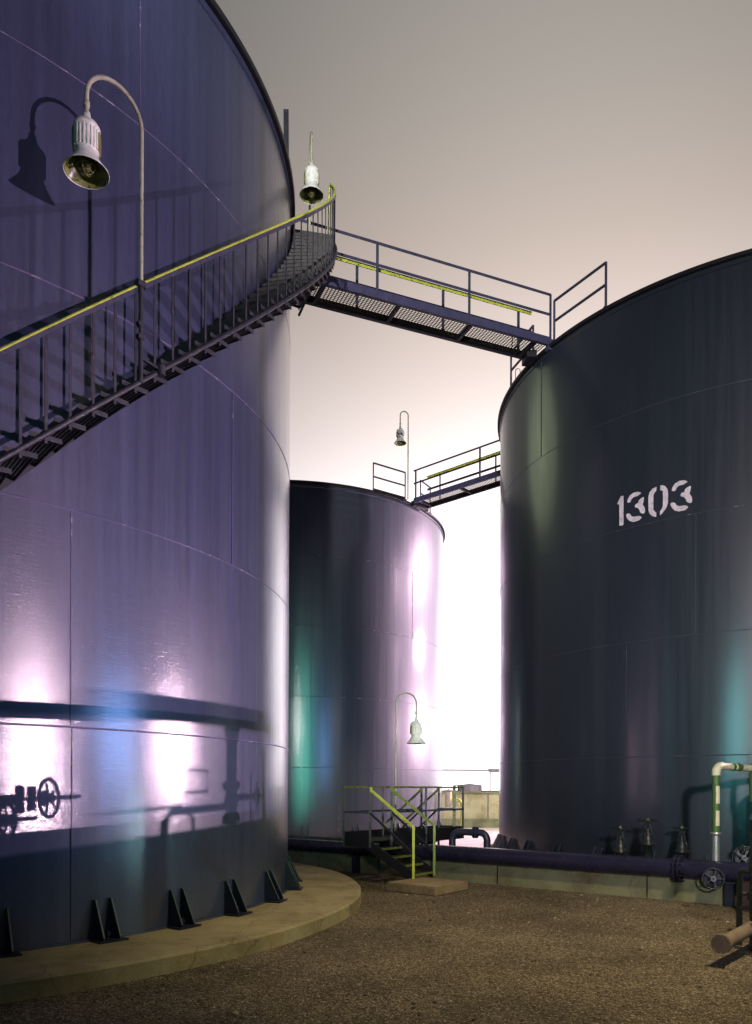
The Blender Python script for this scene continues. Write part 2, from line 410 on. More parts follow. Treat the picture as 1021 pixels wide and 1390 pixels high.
# top landing
land = MB()
la = [12 + i * 2 for i in range(10)]
for a, b in zip(la, la[1:]):
    for k in range(22):
        x0 = .0 + SR * k / 22
        land.bar(pol('L', a, x0, 12.56), pol('L', b, x0, 12.56), .007, .03)
for a in la:
    land.bar(pol('L', a, 0, 12.545), pol('L', a, SR, 12.545), .03, .05)
for a, b in zip(la, la[1:]): land.bar(pol('L', a, SR, 12.54), pol('L', b, SR, 12.54), .012, .14, mi=1)
land.build('top_landing', [M_GRATE, M_NAVY], stair)
br = MB()
br.bar(pol('L', 20, .75, 12.5), pol('L', 20, .02, 11.7), .05, .05); br.build('landing_bracket', M_BLK, stair); br = MB(); br.bar(pol('L', 12.5, .75, 12.5), pol('L', 12.5, .02, 11.7), .05, .05)
br.build('landing_bracket', M_BLK, stair)

# ------------------------------------------------------------------ gooseneck lamps
def lamp(base, top_z, head_dir, reach, head_z, label, group='gooseneck yard lamps', pole_r=.022, foot_r=.022, extra=None):
    """base point of the pole; arch in head_dir; head_z = underside of the bell"""
    base = Vector(base); hd = Vector((head_dir[0], head_dir[1], 0)).normalized()
    root = thing('gooseneck_lamp', base, label, 'lamp', group)
    r = reach / 2; zc = top_z - r * 1.05
    c = base + hd * r; c.z = zc
    pts = [base, Vector((base.x, base.y, (base.z + zc) / 2)), Vector((base.x, base.y, zc - .3))]
    pts += [c + hd * (-r * cos(t)) + Vector((0, 0, r * 1.05 * sin(t))) for t in [pi * i / 14 for i in range(15)]]
    hp_ = base + hd * reach
    neck = head_z + .62
    pts.append(Vector((hp_.x, hp_.y, neck - .01)))
    p = MB(); p.tube(pts, pole_r, 12)
    p.lathe([(.001, .0), (.033, 0), (.033, .05), (.001, .05)], (hp_.x, hp_.y, neck + .06), 10)
    p.build('pole', M_POLE, root)
    hc = Vector((hp_.x, hp_.y, head_z))
    hs = MB()
    hs.lathe([(.001, .62), (.035, .62), (.045, .56), (.06, .53), (.115, .49), (.135, .455), (.138, .435), (.130, .43)], hc, 36)
    hs.lathe([(.130, .43), (.124, .42), (.122, .215), (.112, .205)], hc, 36)
    for k in range(22):
        a = 2 * pi * k / 22
        if k in (0, 1, 2, 11, 12, 13): continue
        er = Vector((cos(a), sin(a), 0))
        hs.frame(hc + er * .126 + Vector((0, 0, .315)), (er, Vector((-er.y, er.x, 0)), (0, 0, 1)), (.016, .012, .2))
    hs.build('housing', M_LAMP, root)
    for a in (2 * pi / 22, 2 * pi * 12 / 22):
        lb = MB()
        er = Vector((cos(a), sin(a), 0)); et = Vector((-er.y, er.x, 0))
        lb.frame(hc + er * .126 + Vector((0, 0, .315)), (er, et, (0, 0, 1)), (.02, .10, .19))
        for j in range(5): lb.frame(hc + er * .137 + Vector((0, 0, .245 + j * .035)), (er, et, (0, 0, 1)), (.008, .085, .012))
        lb.build('louvre', M_LABEL, root)
    sh = MB()
    prof = [(.112, .21), (.113, .19), (.121, .155), (.145, .11), (.182, .058), (.212, .022), (.224, .0)]
    sh.lathe(prof, hc, 40)
    sh.lathe([(.224, 0.), (.227, .004), (.221, .006)], hc, 40)
    sh.lathe([(q - .006, z + .004) for q, z in prof[::-1]] + [(.001, .2)], hc, 40, mi=1)
    shade = sh.build('shade', [M_LAMP, M_LIN], root, fix=False)
    cg = MB()
    for k in range(6):
        a = 2 * pi * k / 6 + .3; er = Vector((cos(a), sin(a), 0))
        cg.tube([hc + er * .085 + Vector((0, 0, .16)), hc + er * .085 + Vector((0, 0, .06)), hc + er * .06 + Vector((0, 0, .005)), hc + Vector((0, 0, -.02))], .0045, 6)
    cg.torus(hc + Vector((0, 0, .06)), .085, .004); cg.torus(hc + Vector((0, 0, .005)), .06, .004)
    cg.build('guard_cage', M_OLIVE, root)
    bl = MB(); bl.lathe([(.001, .19), (.045, .18), (.05, .10), (.045, .05), (.03, .02), (.001, .012)], hc, 18); bl.build('globe', M_GLASS, root)
    if extra: extra(root)
    return root
m, nt, N, L, P = nodes('dull_lamp_glass'); M_GLASS = m
P.inputs['Base Color'].default_value = (.18, .2, .1, 1); P.inputs['Roughness'].default_value = .1

pL = pol('L', LAMPA, SR + .03, 0)
def ex1(root):
    z = zs(LAMPA)
    for zz, w_ in ((zh(LAMPA) - .01, .09), (z + .48, .07), (z + .62, .065)):
        q = MB(); q.box((pL.x - .01, pL.y, zz), (w_, w_, w_ * .7), R(-41)); q.build('clamp', M_STEEL2, root)
    q = MB()
    p2 = pol('L', LAMPA + 1.9, SR + .04, zs(LAMPA + 1.9) + .0)
    q.bar(Vector((pL.x, pL.y, z + .26)), p2, .03, .03)
    q.tube([p2 - Vector((0, 0, .06)), p2 + Vector((0, 0, .05))], .05, 10)
    q.build('bracket', M_STEEL2, root)
    q = MB(); q.tube([Vector((pL.x, pL.y, z - .02)), Vector((pL.x, pL.y, z + 1.02))], .027, 10); q.build('lower_pole', M_STEEL2, root)
lamp((pL.x, pL.y, zs(LAMPA)), 9.42, (-.60, -.62), .62, 8.29,
     'large near gooseneck lamp clamped to the stair handrail in front of the violet tank', extra=ex1)
lamp((-1.35, 15.2, 12.56), 14.50, (.14, -1), .62, 13.14 , 'gooseneck lamp at the stair head beside the left end of the walkway')
lamp((.45, 17.8, .86), 4.15, (1, .05), .475, 2.98, 'gooseneck lamp rising from the low pipe-crossing platform')
lamp((1.12, 28.15, 12.45), 15.65, (-1, -.25), .30, 14.47, 'smallest gooseneck lamp, on the rim of the distant middle tank')

# ------------------------------------------------------------------ post on the left tank
q = MB(); q.bar((-1.83, 15.5, 12.42), (-1.86, 15.5, 15.55), .10, .06); q.bar((-1.77, 15.5, 12.42), (-1.835, 15.5, 14.9), .025, .05)
q.bar((-1.83, 15.5, 12.45), (-1.83, 15.3, 12.45), .1, .02)
tag(q.build('steel_post', M_STEEL2), 'tall plain dark post standing on the rim of the violet tank above the stair', 'post')

# ------------------------------------------------------------------ walkway bridges
def bridge(P0, P1, w, label, posts, cross, zg=12.63, start_rail=None, end_caps=True):
    """P0->P1 near girder line (x,y); w width towards the left-hand normal"""
    a = Vector((*P0, 0)); b = Vector((*P1, 0)); d = (b - a).normalized(); nrm = Vector((-d.y, d.x, 0)); Ln = (b - a).length
    if nrm.y < 0: nrm = -nrm
    Z = Vector((0, 0, 1))
    root = thing('walkway_bridge', a + Z * (zg - .3), label, 'walkway', 'steel walkways between tank tops')
    for off, sgn in ((0, 1), (w, -1)):
        g = MB()
        g.bar(a + nrm * off + Z * (zg - .09), b + nrm * off + Z * (zg - .09), .012, .18)
        g.bar(a + nrm * (off + sgn * .035) + Z * (zg - .006), b + nrm * (off + sgn * .035) + Z * (zg - .006), .06, .009)
        g.bar(a + nrm * (off + sgn * .035) + Z * (zg - .176), b + nrm * (off + sgn * .035) + Z * (zg - .176), .06, .009)
        g.build('girder', M_NAVY if sgn > 0 else M_BLK, root)
    for t in cross:
        c = MB(); p = a + d * (Ln * t); c.bar(p + nrm * .02 + Z * (zg - .13), p + nrm * (w - .02) + Z * (zg - .13), .07, .09)
        c.build('cross_beam', M_BLK, root)
    gt = MB(); nb = int(w / .06)
    for k in range(nb + 1):
        o = nrm * (.02 + (w - .04) * k / nb); gt.bar(a + o + Z * (zg - .06), b + o + Z * (zg - .06), .015, .005)
    na = int(Ln / .075)
    for k in range(na + 1):
        p = a + d * (Ln * k / na); gt.bar(p + nrm * .02 + Z * (zg - .055), p + nrm * (w - .02) + Z * (zg - .055), .022, .005)
    gt.build('grating', M_GRATE2, root)
    for side, (off, pl) in enumerate(((0, posts[0]), (w, posts[1]))):
        sgn = 1 if side == 0 else -1
        s0 = a + nrm * off - (d * start_rail if (start_rail and side == 0) else Vector((0, 0, 0)))
        e0 = b + nrm * off
        if side == 1: e0 = e0 - d * .02
        for hz, nm in ((1.0, 'top_rail'), (.53, 'mid_rail')):
            rl = MB()
            rl.bar(s0 + Z * (zg + hz), e0 + Z * (zg + hz), .010, .062)
            rl.bar(s0 + nrm * sgn * .022 + Z * (zg + hz + .027), e0 + nrm * sgn * .022 + Z * (zg + hz + .027), .05, .006)
            if nm == 'top_rail':
                rl.bar(s0 + nrm * sgn * .008 + Z * (zg + hz), e0 + nrm * sgn * .008 + Z * (zg + hz), .006, .058 if side else .05, mi=1)
            rl.build(nm, [M_STEEL, M_YEL], root)
        for t in pl:
            p = a + d * (Ln * t) + nrm * (off - sgn * .010)
            ps = MB(); ps.bar(p + Z * (zg - .15), p + Z * (zg + 1.0), .06, .010, up=nrm)
            ps.bar(p + d * .02 + nrm * sgn * .018 + Z * (zg - .15), p + d * .02 + nrm * sgn * .018 + Z * (zg + 1.0), .03, .006, up=d)
            ps.build('rail_post', M_STEEL, root)
    return root, a, b, d, nrm
rt, a, b, d, nrm = bridge((-1.43, 15.95), (4.10, 18.27), .80, 'longer steel walkway joining the stair head to the dark slate tank',
       ((.255, .63, .995), (.23, .59, .935)), (.06, .35, .65, .935), start_rail=.30)
q = MB(); Z = Vector((0, 0, 1))
q.bar(b + nrm * .42 - d * .25 + Z * 12.42, b + nrm * .85 - d * .12 + Z * 12.42, .24, .16); q.build('bearing', M_BLK, rt)
q = MB(); q.box((b.x - .02, b.y + .06, 12.46), (.14, .14, .26), R(23)); q.build('girder_shoe', M_NAVY, rt)
q = MB(); q.bar(a + d * .1 + Z * 12.4, a + d * .0 + nrm * .7 + Z * 12.1, .04, .04)
q.build('stay', M_BLK, rt)
q = MB(); q.bar(b - d * 1.05 + nrm * .02 + Z * 12.50, b - d * .60 + nrm * .78 + Z * 12.50, .02, .02); q.build('stay', M_BLK, rt)
rt2, a2, b2, d2, n2 = bridge((1.34, 28.40), (4.95, 25.05), .80, 'farther steel walkway running from the middle tank behind the slate tank',
       ((.02, .60), (.12, .62)), (.05, .42, .8), zg=12.60)
q = MB(); q.bar(a2 - n2 * .0 - d2 * .05 + Z * 12.42, a2 + n2 * .8 + Z * 12.42, .14, .20); q.build('bearing', M_BLK, rt2)

# ------------------------------------------------------------------ roof guard rails
def guard(pts, label, z0=TOP + .06, hh=1.0, mid=.52, toe=False, group='guard rails on the tank rims', diag=False):
    root = thing('guard_rail', Vector((pts[0][0], pts[0][1], z0)), label, 'railing', group)
    V = [Vector((p[0], p[1], z0)) for p in pts]
    for nm, hz in (('top_rail', hh), ('mid_rail', mid)):
        r = MB()
        for p, q_ in zip(V, V[1:]): r.bar(p + Z * hz, q_ + Z * hz, .04, .045)
        r.build(nm, M_STEEL, root)
    for p in V:
        r = MB(); r.bar(p - Z * .02, p + Z * (hh + .01), .045, .045); r.box((p.x, p.y, z0 + .006), (.12, .12, .012)); r.build('rail_post', M_STEEL, root)
    if toe:
        r = MB()
        for p, q_ in zip(V, V[1:]): r.bar(p + Z * .06, q_ + Z * .06, .008, .10)
        r.build('toe_board', M_BLK, root)
    return root
pR = lambda u, dr=0: pol('R', u, dr)
guard([(4.16, 18.22), (4.98, 16.88)], 'open guard rail rising on the front rim of the slate tank')
guard([(3.86, 19.2), (3.52, 20.39)], 'short guard rail on the slate tank rim behind the walkway end')
guard([(-.14, 27.37), (1.02, 28.2)], 'open guard rail on the rim of the distant middle tank, left of its lamp', toe=True)
guard([(1.62, 28.9), (2.03, 29.6)], 'short guard rail on the middle tank rim to the right of its walkway')
q = MB(); cc = Vector((3.56, 19.95, 12.46))
q.tube([cc] + [cc + Vector((.06 * (1 - cos(t)), 0, .28 + .06 * sin(t))) for t in [pi * i / 8 for i in range(9)]] + [cc + Vector((.12, 0, .22))], .010, 8)
tag(q.build('lifting_hook', M_CREAM), 'small pale bent hook on the rim of the slate tank', 'hook')

# ------------------------------------------------------------------ pipe curb and main pipe
DR = Vector((.8, -.6, 0)); PR = Vector((.6, .8, 0)); O = Vector((1.98, 16.0, 0))
def W(t, s, z=0): return O + DR * t + PR * s + Vector((0, 0, z))      # along the curb, across it, up
q = MB()
q.frame(W(-2.2, .17, .24), (DR, PR, (0, 0, 1)), (21.0, .30, .48))
for t in range(-12, 9, 3): q.frame(W(t + .6, .015, .24), (DR, PR, (0, 0, 1)), (.02, .012, .44), mi=1)
tag(q.build('curb_wall', [M_CURB, M_BLK]), 'low stained concrete curb wall behind the long violet pipe', 'wall')
mp = thing('main_pipe', W(0, 0), 'long thick violet pipe lying along the low curb wall', 'pipe')
q = MB(); q.tube([W(t, .02, .57) for t in (-12.5, -8, -4, 0, 3, 8.6)], .175, 32); q.build('pipe_run', M_PIPE, mp)
for t in (4.15, 5.5):
    q = MB()
    for dt in (-.035, .035): q.tube([W(t + dt - .022, .02, .57), W(t + dt + .022, .02, .57)], .245, 28)
    for k in range(12):
        a_ = 2 * pi * k / 12; o_ = PR * (.21 * cos(a_)) + Vector((0, 0, .21 * sin(a_)))
        q.tube([W(t - .09, .02, .57) + o_, W(t + .09, .02, .57) + o_], .016, 6)
    q.build('flange', M_PIPE, mp)
for t in (-9, -6, -3, 5.0):
    q = MB(); q.frame(W(t, -.02, .19), (DR, PR, (0, 0, 1)), (.14, .2, .38)); q.frame(W(t, -.02, .40), (DR, PR, (0, 0, 1)), (.2, .32, .03)); q.build('saddle', M_GUS, mp)
# smaller pipe behind it
q = MB(); q.tube([W(-12.5, .62, .66), W(-3.2, .62, .66)], .07, 16)
for t in (-11, -8, -5): q.frame(W(t, .62, .3), (DR, PR, (0, 0, 1)), (.08, .08, .60))
tag(q.build('small_pipe', M_UPIPE), 'thinner dark pipe running behind the violet pipe on the left', 'pipe')

# U bend pipe
ub = thing('u_bend_pipe', W(.35, 1.2), 'dull blue U-bend pipe rising behind the violet pipe, right of the crossing platform', 'pipe')
p0 = Vector((1.72, 17.35, .3)); p1 = Vector((2.45, 17.0, .3))
ud = (p1 - p0).normalized(); zt = .98; rr = .17
pts = [p0, p0 + Z * (zt - rr - .3)] + [p0 + Z * (zt - rr - .3) + ud * (rr * (1 - cos(t))) + Z * (rr * sin(t)) for t in [pi / 2 * i / 6 for i in range(1, 7)]]
pts += [p1 + Z * (zt - rr - .3) - ud * (rr * (1 - cos(t))) + Z * (rr * sin(t)) for t in [pi / 2 * i / 6 for i in range(6, -1, -1)]] + [p1]
q = MB(); q.tube(pts, .078, 20); q.build('pipe_bend', M_UPIPE, ub)
q = MB()
for dt in (-.03, .03): q.tube([p0 + ud * (.54 + dt - .018) + Z * (zt - .3), p0 + ud * (.54 + dt + .018) + Z * (zt - .3)], .13, 20)
q.build('flange', M_UPIPE, ub)

# ------------------------------------------------------------------ stile platform over the pipe
pf = thing('crossing_platform', (-.1, 16.0, 0), 'dark steel stair and platform crossing over the pipe in the middle ground', 'platform')
F = Vector((-.12, 15.9, 0)); Bk = F - DR * .70         # front edge F (right) .. Bk (left)
DK, RT = .86, 1.975; PL = 3.75
q = MB()
for k in range(18):
    p = Bk + DR * (.70 * (k + .5) / 18); q.bar(p + Z * DK, p + PR * PL + Z * DK, .01, .03)
for k in range(20):
    p = Bk + PR * (PL * (k + .5) / 20); q.bar(p + Z * (DK + .004), p + DR * .70 + Z * (DK + .004), .012, .012)
q.build('deck', M_GRATE, pf)
q = MB()
for p0_, p1_ in ((Bk, Bk + PR * PL), (F + PR * .78, F + PR * PL), (Bk, F), (Bk + PR * PL, F + PR * PL)):
    q.bar(p0_ + Z * (DK + .02), p1_ + Z * (DK + .02), .012, .30)
q.build('kick_plate', M_BLK, pf)
def rail(poly, mat, parent, nm='hand_rail', w=.042):
    r = MB()
    for p_, q_ in zip(poly, poly[1:]): r.bar(p_, q_, w, w)
    return r.build(nm, mat, parent)
rail([Bk + Z * RT, Bk + PR * (PL - .78) + Z * RT], M_OLIVE, pf)
rail([Bk + Z * (RT - .53), Bk + PR * (PL - .78) + Z * (RT - .53)], M_STEEL, pf, 'mid_rail')
rail([Bk + Z * RT, F + Z * RT], M_OLIVE, pf)
rail([Bk + Z * (RT - .53), F + Z * (RT - .53)], M_STEEL, pf, 'mid_rail')
rail([F + PR * .76 + Z * RT, F + PR * PL + Z * RT], M_OLIVE, pf)
rail([F + PR * .76 + Z * (RT - .53), F + PR * PL + Z * (RT - .53)], M_STEEL, pf, 'mid_rail')
rail([F + PR * PL + Z * RT, Bk + PR * PL + Z * RT], M_OLIVE, pf)
rail([F + PR * PL + Z * (RT - .53), Bk + PR * PL + Z * (RT - .53)], M_STEEL, pf, 'mid_rail')
for p in (Bk, F, F + PR * .76, F + PR * 2.1, F + PR * PL, Bk + PR * 1.4, Bk + PR * (PL - .78), Bk + PR * PL):
    r = MB(); low = DK - .13 if ((p - Bk).length < .1 or (p - F).length < .1 or (p - F - PR * .76).length < .1 or (p - F - PR * PL).length < .1) else .05
    r.bar(p + Z * low, p + Z * (RT + .02), .05, .05); r.build('platform_post', M_BLK, pf)
# front stair, down along +DR ; far stair down along -DR
def flight(S, dirv, ground, nm, bright):
    run, top = 1.08, DK
    for k in range(2):
        s = S + PR * (.0 if k == 0 else .76)
        e = s + dirv * run
        r = MB(); r.bar(s + Z * (top - .10), e + Z * (ground + .02), .012, .20)
        r.build('stair_stringer', M_BLK, pf)
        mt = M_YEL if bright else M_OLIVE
        r = MB()
        r.bar(s + Z * RT, s + dirv * .04 + Z * (RT - .1), .05, .05)
        r.bar(s + dirv * .03 + Z * (RT - .07), e + Z * (ground + 1.02), .045, .045); r.bar(e + Z * (ground + 1.04), e + Z * (ground - .0), .05, .05)
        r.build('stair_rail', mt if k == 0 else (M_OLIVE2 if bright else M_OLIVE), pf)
        r = MB(); r.bar(s + Z * (RT - .53), e + Z * (ground + .48), .035, .035); r.build('stair_mid_rail', M_BLK, pf)
    n = 4
    for i in range(n):
        c = S + dirv * (run * (i + .55) / n) + PR * .38 + Z * (top - (top - ground) * (i + 1) / (n + .4))
        r = MB(); r.frame(c, (dirv, PR, (0, 0, 1)), (.24, .74, .03)); r.frame(c + dirv * .122 + Z * .0, (dirv, PR, (0, 0, 1)), (.012, .74, .045), mi=1)
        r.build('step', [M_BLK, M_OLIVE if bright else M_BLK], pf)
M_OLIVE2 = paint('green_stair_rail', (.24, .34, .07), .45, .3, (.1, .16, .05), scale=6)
flight(F, DR, .17, 'front', True)
flight(Bk + PR * (PL - .77), -DR, .05, 'rear', False)
rail([Bk + PR * .02 + Z * RT, Bk + PR * .02 + Z * (RT + .001)], M_OLIVE, pf) if False else None
q = MB(); q.box((2.25 - .28, 18.75, 2.02), (.16, .03, .03)); q.bar((1.9, 18.75, .9), (1.9, 18.75, 2.03), .07, .07); q.build('riser_post', M_OLIVE, pf)

q = MB(); cs = Vector((.89 + .1, 14.78, 0))
c0 = Vector((.19, 14.66, 0)); c1 = Vector((1.09, 13.96, 0)); c2 = Vector((1.79, 14.90, 0)); c3 = Vector((.89, 15.6, 0))
q.prism([c0, c1, c2, c3], (0, 0, .17)); 
o = q.build('concrete_step', M_STEP)
bm = bmesh.new(); bm.from_mesh(o.data); bmesh.ops.bevel(bm, geom=bm.edges[:], offset=.018, segments=2, affect='EDGES'); bm.to_mesh(o.data); bm.free()
tag(o, 'square concrete landing block at the foot of the platform stair', 'concrete block')

# ------------------------------------------------------------------ valves
def wheel(mb, c, nrm, Rr, r=.011, spokes=5, hub=.035, mi=0, mih=0):
    mb.torus(c, Rr, r, nrm, mi=mi)
    qn = Vector(nrm).to_track_quat('Z', 'Y')
    for k in range(spokes):
        a_ = 2 * pi * k / spokes; e = qn @ Vector((cos(a_), sin(a_), 0))
        mb.bar(Vector(c), Vector(c) + e * Rr, .014, .010, up=nrm, mi=mi)
    n_ = Vector(nrm).normalized(); mb.tube([Vector(c) - n_ * .03, Vector(c) + n_ * .035], hub, 10, mi=mih)
def gate_valve(p, height, label, wr=.15, sc=1.0):
    p = Vector(p); root = thing('gate_valve', p, label, 'valve', 'gate valves')
    q = MB()
    q.lathe([(.001, .0), (.13, .0), (.13, .025), (.08, .04), (.10, .12), (.12, .2), (.10, .30), (.08, height - .5), (.14, height - .49), (.14, height - .44), (.095, height - .42), (.115, height - .34), (.085, height - .27), (.045, height - .23), (.055, height - .2), (.055, height - .16), (.001, height - .15)], p, 20)
    for s_ in (-1, 1):
        q.tube([p + Z * .18, p + DR * (s_ * .2) + Z * .18], .085, 16)
        q.tube([p + DR * (s_ * .2) + Z * .18, p + DR * (s_ * .235) + Z * .18], .15, 18)
    q.build('valve_body', M_VAL, root)
    q = MB()
    for s_ in (-1, 1): q.bar(p + DR * (s_ * .075) + Z * (height - .30), p + DR * (s_ * .035) + Z * (height - .06), .018, .025)
    q.box(p + Z * (height - .06), (.1, .05, .03), math.atan2(-.6, .8)); q.tube([p + Z * .5, p + Z * (height + .07)], .013, 8); q.build('yoke', M_VAL, root)
    q = MB(); wheel(q, p + Z * height, (0, 0, 1), wr, .012, 5, .03, 0, 1); q.build('handwheel', [M_VAL, M_OLIVE], root)
    return root
gate_valve((4.86, 15.35, .25), .93, 'dark gate valve behind the violet pipe, leftmost of three with flat wheels', .16)
gate_valve((5.30, 15.05, .25), 1.10, 'tallest of the three gate valves with flat wheels, between two shorter ones', .17)
gate_valve((5.98, 15.1, .25), .95, 'dark gate valve behind the violet pipe, nearest the thin green riser pipe', .16)
q = MB(); q.tube([(4.9, 15.75, .46), (5.4, 15.35, .46), (6.0, 15.15, .46), (7.2, 14.6, .46)], .07, 14)
for x, y in ((5.1, 15.62), (6.6, 14.9)): q.box((x, y, .2), (.1, .1, .4))
tag(q.build('header_pipe', M_VAL), 'dark low header pipe joining the three gate valves', 'pipe')
def face_valve(c, Rr, label, nrm=(-.35, -1, .05), stem=.35):
    c = Vector(c); n_ = Vector(nrm).normalized(); root = thing('handwheel_valve', c - n_ * stem, label, 'valve', 'valves with upright wheels')
    q = MB(); q.tube([c - n_ * stem, c - n_ * .18], .12, 18); q.tube([c - n_ * .2, c - n_ * .14], .15, 18); q.tube([c - n_ * .16, c - n_ * .06], .04, 12)
    for k in range(8):
        a_ = 2 * pi * k / 8; e = n_.to_track_quat('Z', 'Y') @ Vector((.12 * cos(a_), .12 * sin(a_), 0)); q.tube([c - n_ * .22 + e, c - n_ * .11 + e], .014, 6)
    q.build('valve_body', M_PIPE, root)
    q = MB(); wheel(q, c, n_, Rr, .013, 5, .03); q.build('handwheel', M_VAL, root)
    q = MB(); q.tube([c + n_ * .03, c + n_ * .06], .05, 8); q.tube([c + n_ * .055, c + n_ * .075], .022, 8, mi=1); q.build('wheel_nut', [M_EDGE, M_BLK], root)
face_valve((5.62, 12.86, .475), .17, 'lower handwheel valve with a pale hub in front of the violet pipe')
face_valve((6.28, 13.15, .80), .19, 'upper handwheel valve with a pale hub beside the green riser pipe', stem=.30)

# green riser pipe
gp = thing('riser_pipe', (5.79, 13.25, .72), 'thin green and cream pipe rising from the violet pipe and bending right', 'pipe')
q = MB(); P_ = Vector((5.81, 13.2, 0)); zt = 2.36
Q_ = Vector((6.72, 13.75, 2.33)); hd = (Q_ - (P_ + Z * 2.36)).normalized(); hd2 = Vector((hd.x, hd.y, 0)).normalized()
q.tube([P_ + Z * 1.20, P_ + Z * (zt - .14)], .062, 18)
q.build('painted_riser', M_GREEN, gp)
q = MB(); q.tube([P_ + Z * .70, P_ + Z * 1.20], .066, 18); q.lathe([(.07, 0), (.085, .0), (.085, .05), (.07, .05)], P_ + Z * 1.18, 18); q.build('lower_sleeve', M_GALV, gp)
q = MB(); q.tube([P_ + Z * (zt - .16)] + [P_ + hd2 * (.13 * (1 - cos(t))) + Z * (zt - .13 + .13 * sin(t)) for t in [pi / 2 * i / 7 for i in range(8)]] + [P_ + hd2 * .17 + Z * zt], .072, 18); q.build('elbow', M_CREAM, gp)
q = MB(); q.tube([P_ + hd2 * .16 + Z * zt, P_ + hd2 * .95 + Z * (zt - .02), P_ + hd2 * 2.6 + Z * (zt - .05)], .060, 18); q.build('top_run', M_CREAM, gp)
for x in (.42, .55, .62, 1.02):
    q = MB(); q.tube([P_ + hd2 * x + Z * (zt - .01), P_ + hd2 * (x + .06) + Z * (zt - .01)], .068, 18); q.build('green_band', M_GREEN, gp)
for z0_, z1_ in ((1.72, 2.02), (1.34, 1.60)):
    q = MB(); er = Vector((.35, -.94, 0)); q.tube([P_ + er * .012 + Z * z0_, P_ + er * .012 + Z * z1_], .054, 12); q.build('cream_strip', M_CREAM, gp)
q = MB(); q.tube([P_ + hd2 * 1.04 + Z * (zt - .02), P_ + hd2 * 1.04 + Z * 1.75], .055, 16); q.build('drop_leg', M_GREEN, gp)

# dark inverted U pipe, far right
ip = thing('stand_pipe', (6.85, 13.6, .6), 'dark thick inverted-U pipe beside the green riser at the right', 'pipe')
q = MB(); A_ = Vector((6.80, 13.55, 0)); dd = Vector((.9, .25, 0)).normalized(); rr = .32; zt = 2.02
pts = [A_ + Z * .5, A_ + Z * (zt - rr)] + [A_ + dd * (rr * (1 - cos(t))) + Z * (zt - rr + rr * sin(t)) for t in [pi * i / 14 for i in range(1, 15)]] + [A_ + dd * (2 * rr) + Z * .5]
q.tube(pts, .15, 24); q.build('pipe_bend', M_VAL, ip)
q = MB()
for z_ in (1.0, 1.05): q.tube([A_ + Z * z_, A_ + Z * (z_ + .03)], .22, 22)
q.build('flange', M_VAL, ip)
q = MB(); wheel(q, A_ + Vector((.0, -.35, 1.35)), (-.1, -1, 0), .16, .012); q.tube([A_ + Vector((0, -.35, 1.35)), A_ + Vector((0, -.05, 1.35))], .03, 10); q.build('handwheel', M_VAL, ip)

# column, red frame and tan pipe at lower right
q = MB(); q.box((6.05, 12.55, .23), (.24, .24, .46), R(-37)); q.box((6.05, 12.55, .01), (.34, .34, .02), R(-37)); tag(q.build('pipe_support', M_RUST), 'stubby dark red block support under the end of the violet pipe', 'support')
q = MB(); q.tube([(4.98, 10.6, .0), (4.98, 10.6, .50), (5.0, 10.62, .53), (5.9, 10.9, .52), (6.9, 11.15, .52)], .028, 10); q.tube([(5.9, 10.9, .52), (5.9, 10.9, 0)], .028, 10)
tag(q.build('tube_frame', M_RUST), 'low dark red tube frame standing at the lower right edge', 'frame')
tp = thing('tan_pipe', (4.5, 9.4, .2), 'tan wrapped pipe slanting across the lower right corner', 'pipe')
q = MB(); q.tube([(6.6, 11.65, .34), (4.9, 9.75, .30), (3.82, 8.52, .265)], .078, 18); q.build('pipe_run', M_TAN, tp)
q = MB(); e_d = Vector((.66, .75, 0)).normalized(); e_p = Vector((3.82, 8.52, .265)); q.tube([e_p - e_d * .03, e_p], .108, 20); q.tube([e_p + e_d * .008, e_p + e_d * .035], .108, 20)
for k in range(8):
    o_ = Vector((-.75, .66, 0)) * (.092 * cos(k * pi / 4)) + Vector((0, 0, .092 * sin(k * pi / 4))); q.tube([e_p - e_d * .05 + o_, e_p + e_d * .055 + o_], .009, 6)
q.build('blind_flange', M_TAN, tp)
for t_ in (.35, .8):
    p = Vector((4.9, 9.75, 0)).lerp(Vector((6.6, 11.65, 0)), t_); q = MB(); q.box((p.x, p.y, .1), (.14, .3, .20), R(48)); q.build('saddle', M_RUST, tp)
q = MB(); p = Vector((5.0, 9.87, .305)); dv = Vector((.66, .75, .015)).normalized(); q.tube([p, p + dv * .05], .088, 18); q.tube([p + dv * .5, p + dv * .54], .086, 18); q.build('pipe_clamp', M_TAN, tp)
q = MB(); q.box((6.15, 10.25, .12), (1.2, .25, .06), R(14)); tag(q.build('timber_plank', M_TAN), 'short pale plank lying by the red frame at the lower right', 'plank')

# ------------------------------------------------------------------ far background
q = MB(); y0 = 38
q.box((6.0, y0, .84), (34, .3, 1.68)); q.box((6.0, y0 - .02, 1.72), (34, .44, .10), mi=1); q.box((6.0, y0 - .25, .22), (34, .22, .44), mi=1)
for k in range(11): q.box((-10 + 3.1 * k, y0 - .155, 1.0), (.06, .012, 1.3), mi=1)
tag(q.build('boundary_wall', [M_TANWALL, M_CURB]), 'low tan boundary wall seen in the gap between the middle and slate tanks', 'wall')
q = MB(); q.tube([(-6, 46, 3.0), (22, 46, 3.0)], .055, 10); q.box((7.1, 46, 2.98), (.8, .2, .22))
for x in range(-6, 23, 4): q.box((x + .8, 46, 1.5), (.07, .07, 3.0))
tag(q.build('overhead_pipe', M_PALE), 'thin pale pipe carried on posts far beyond the tan wall', 'pipe')
q = MB(); q.lathe([(.75, 0), (.75, 1.7), (.7, 1.78), (.001, 1.85)], (5.7, 47, .35), 24)
tag(q.build('far_drum', M_PALE), 'small pale upright drum just above the tan wall', 'drum')
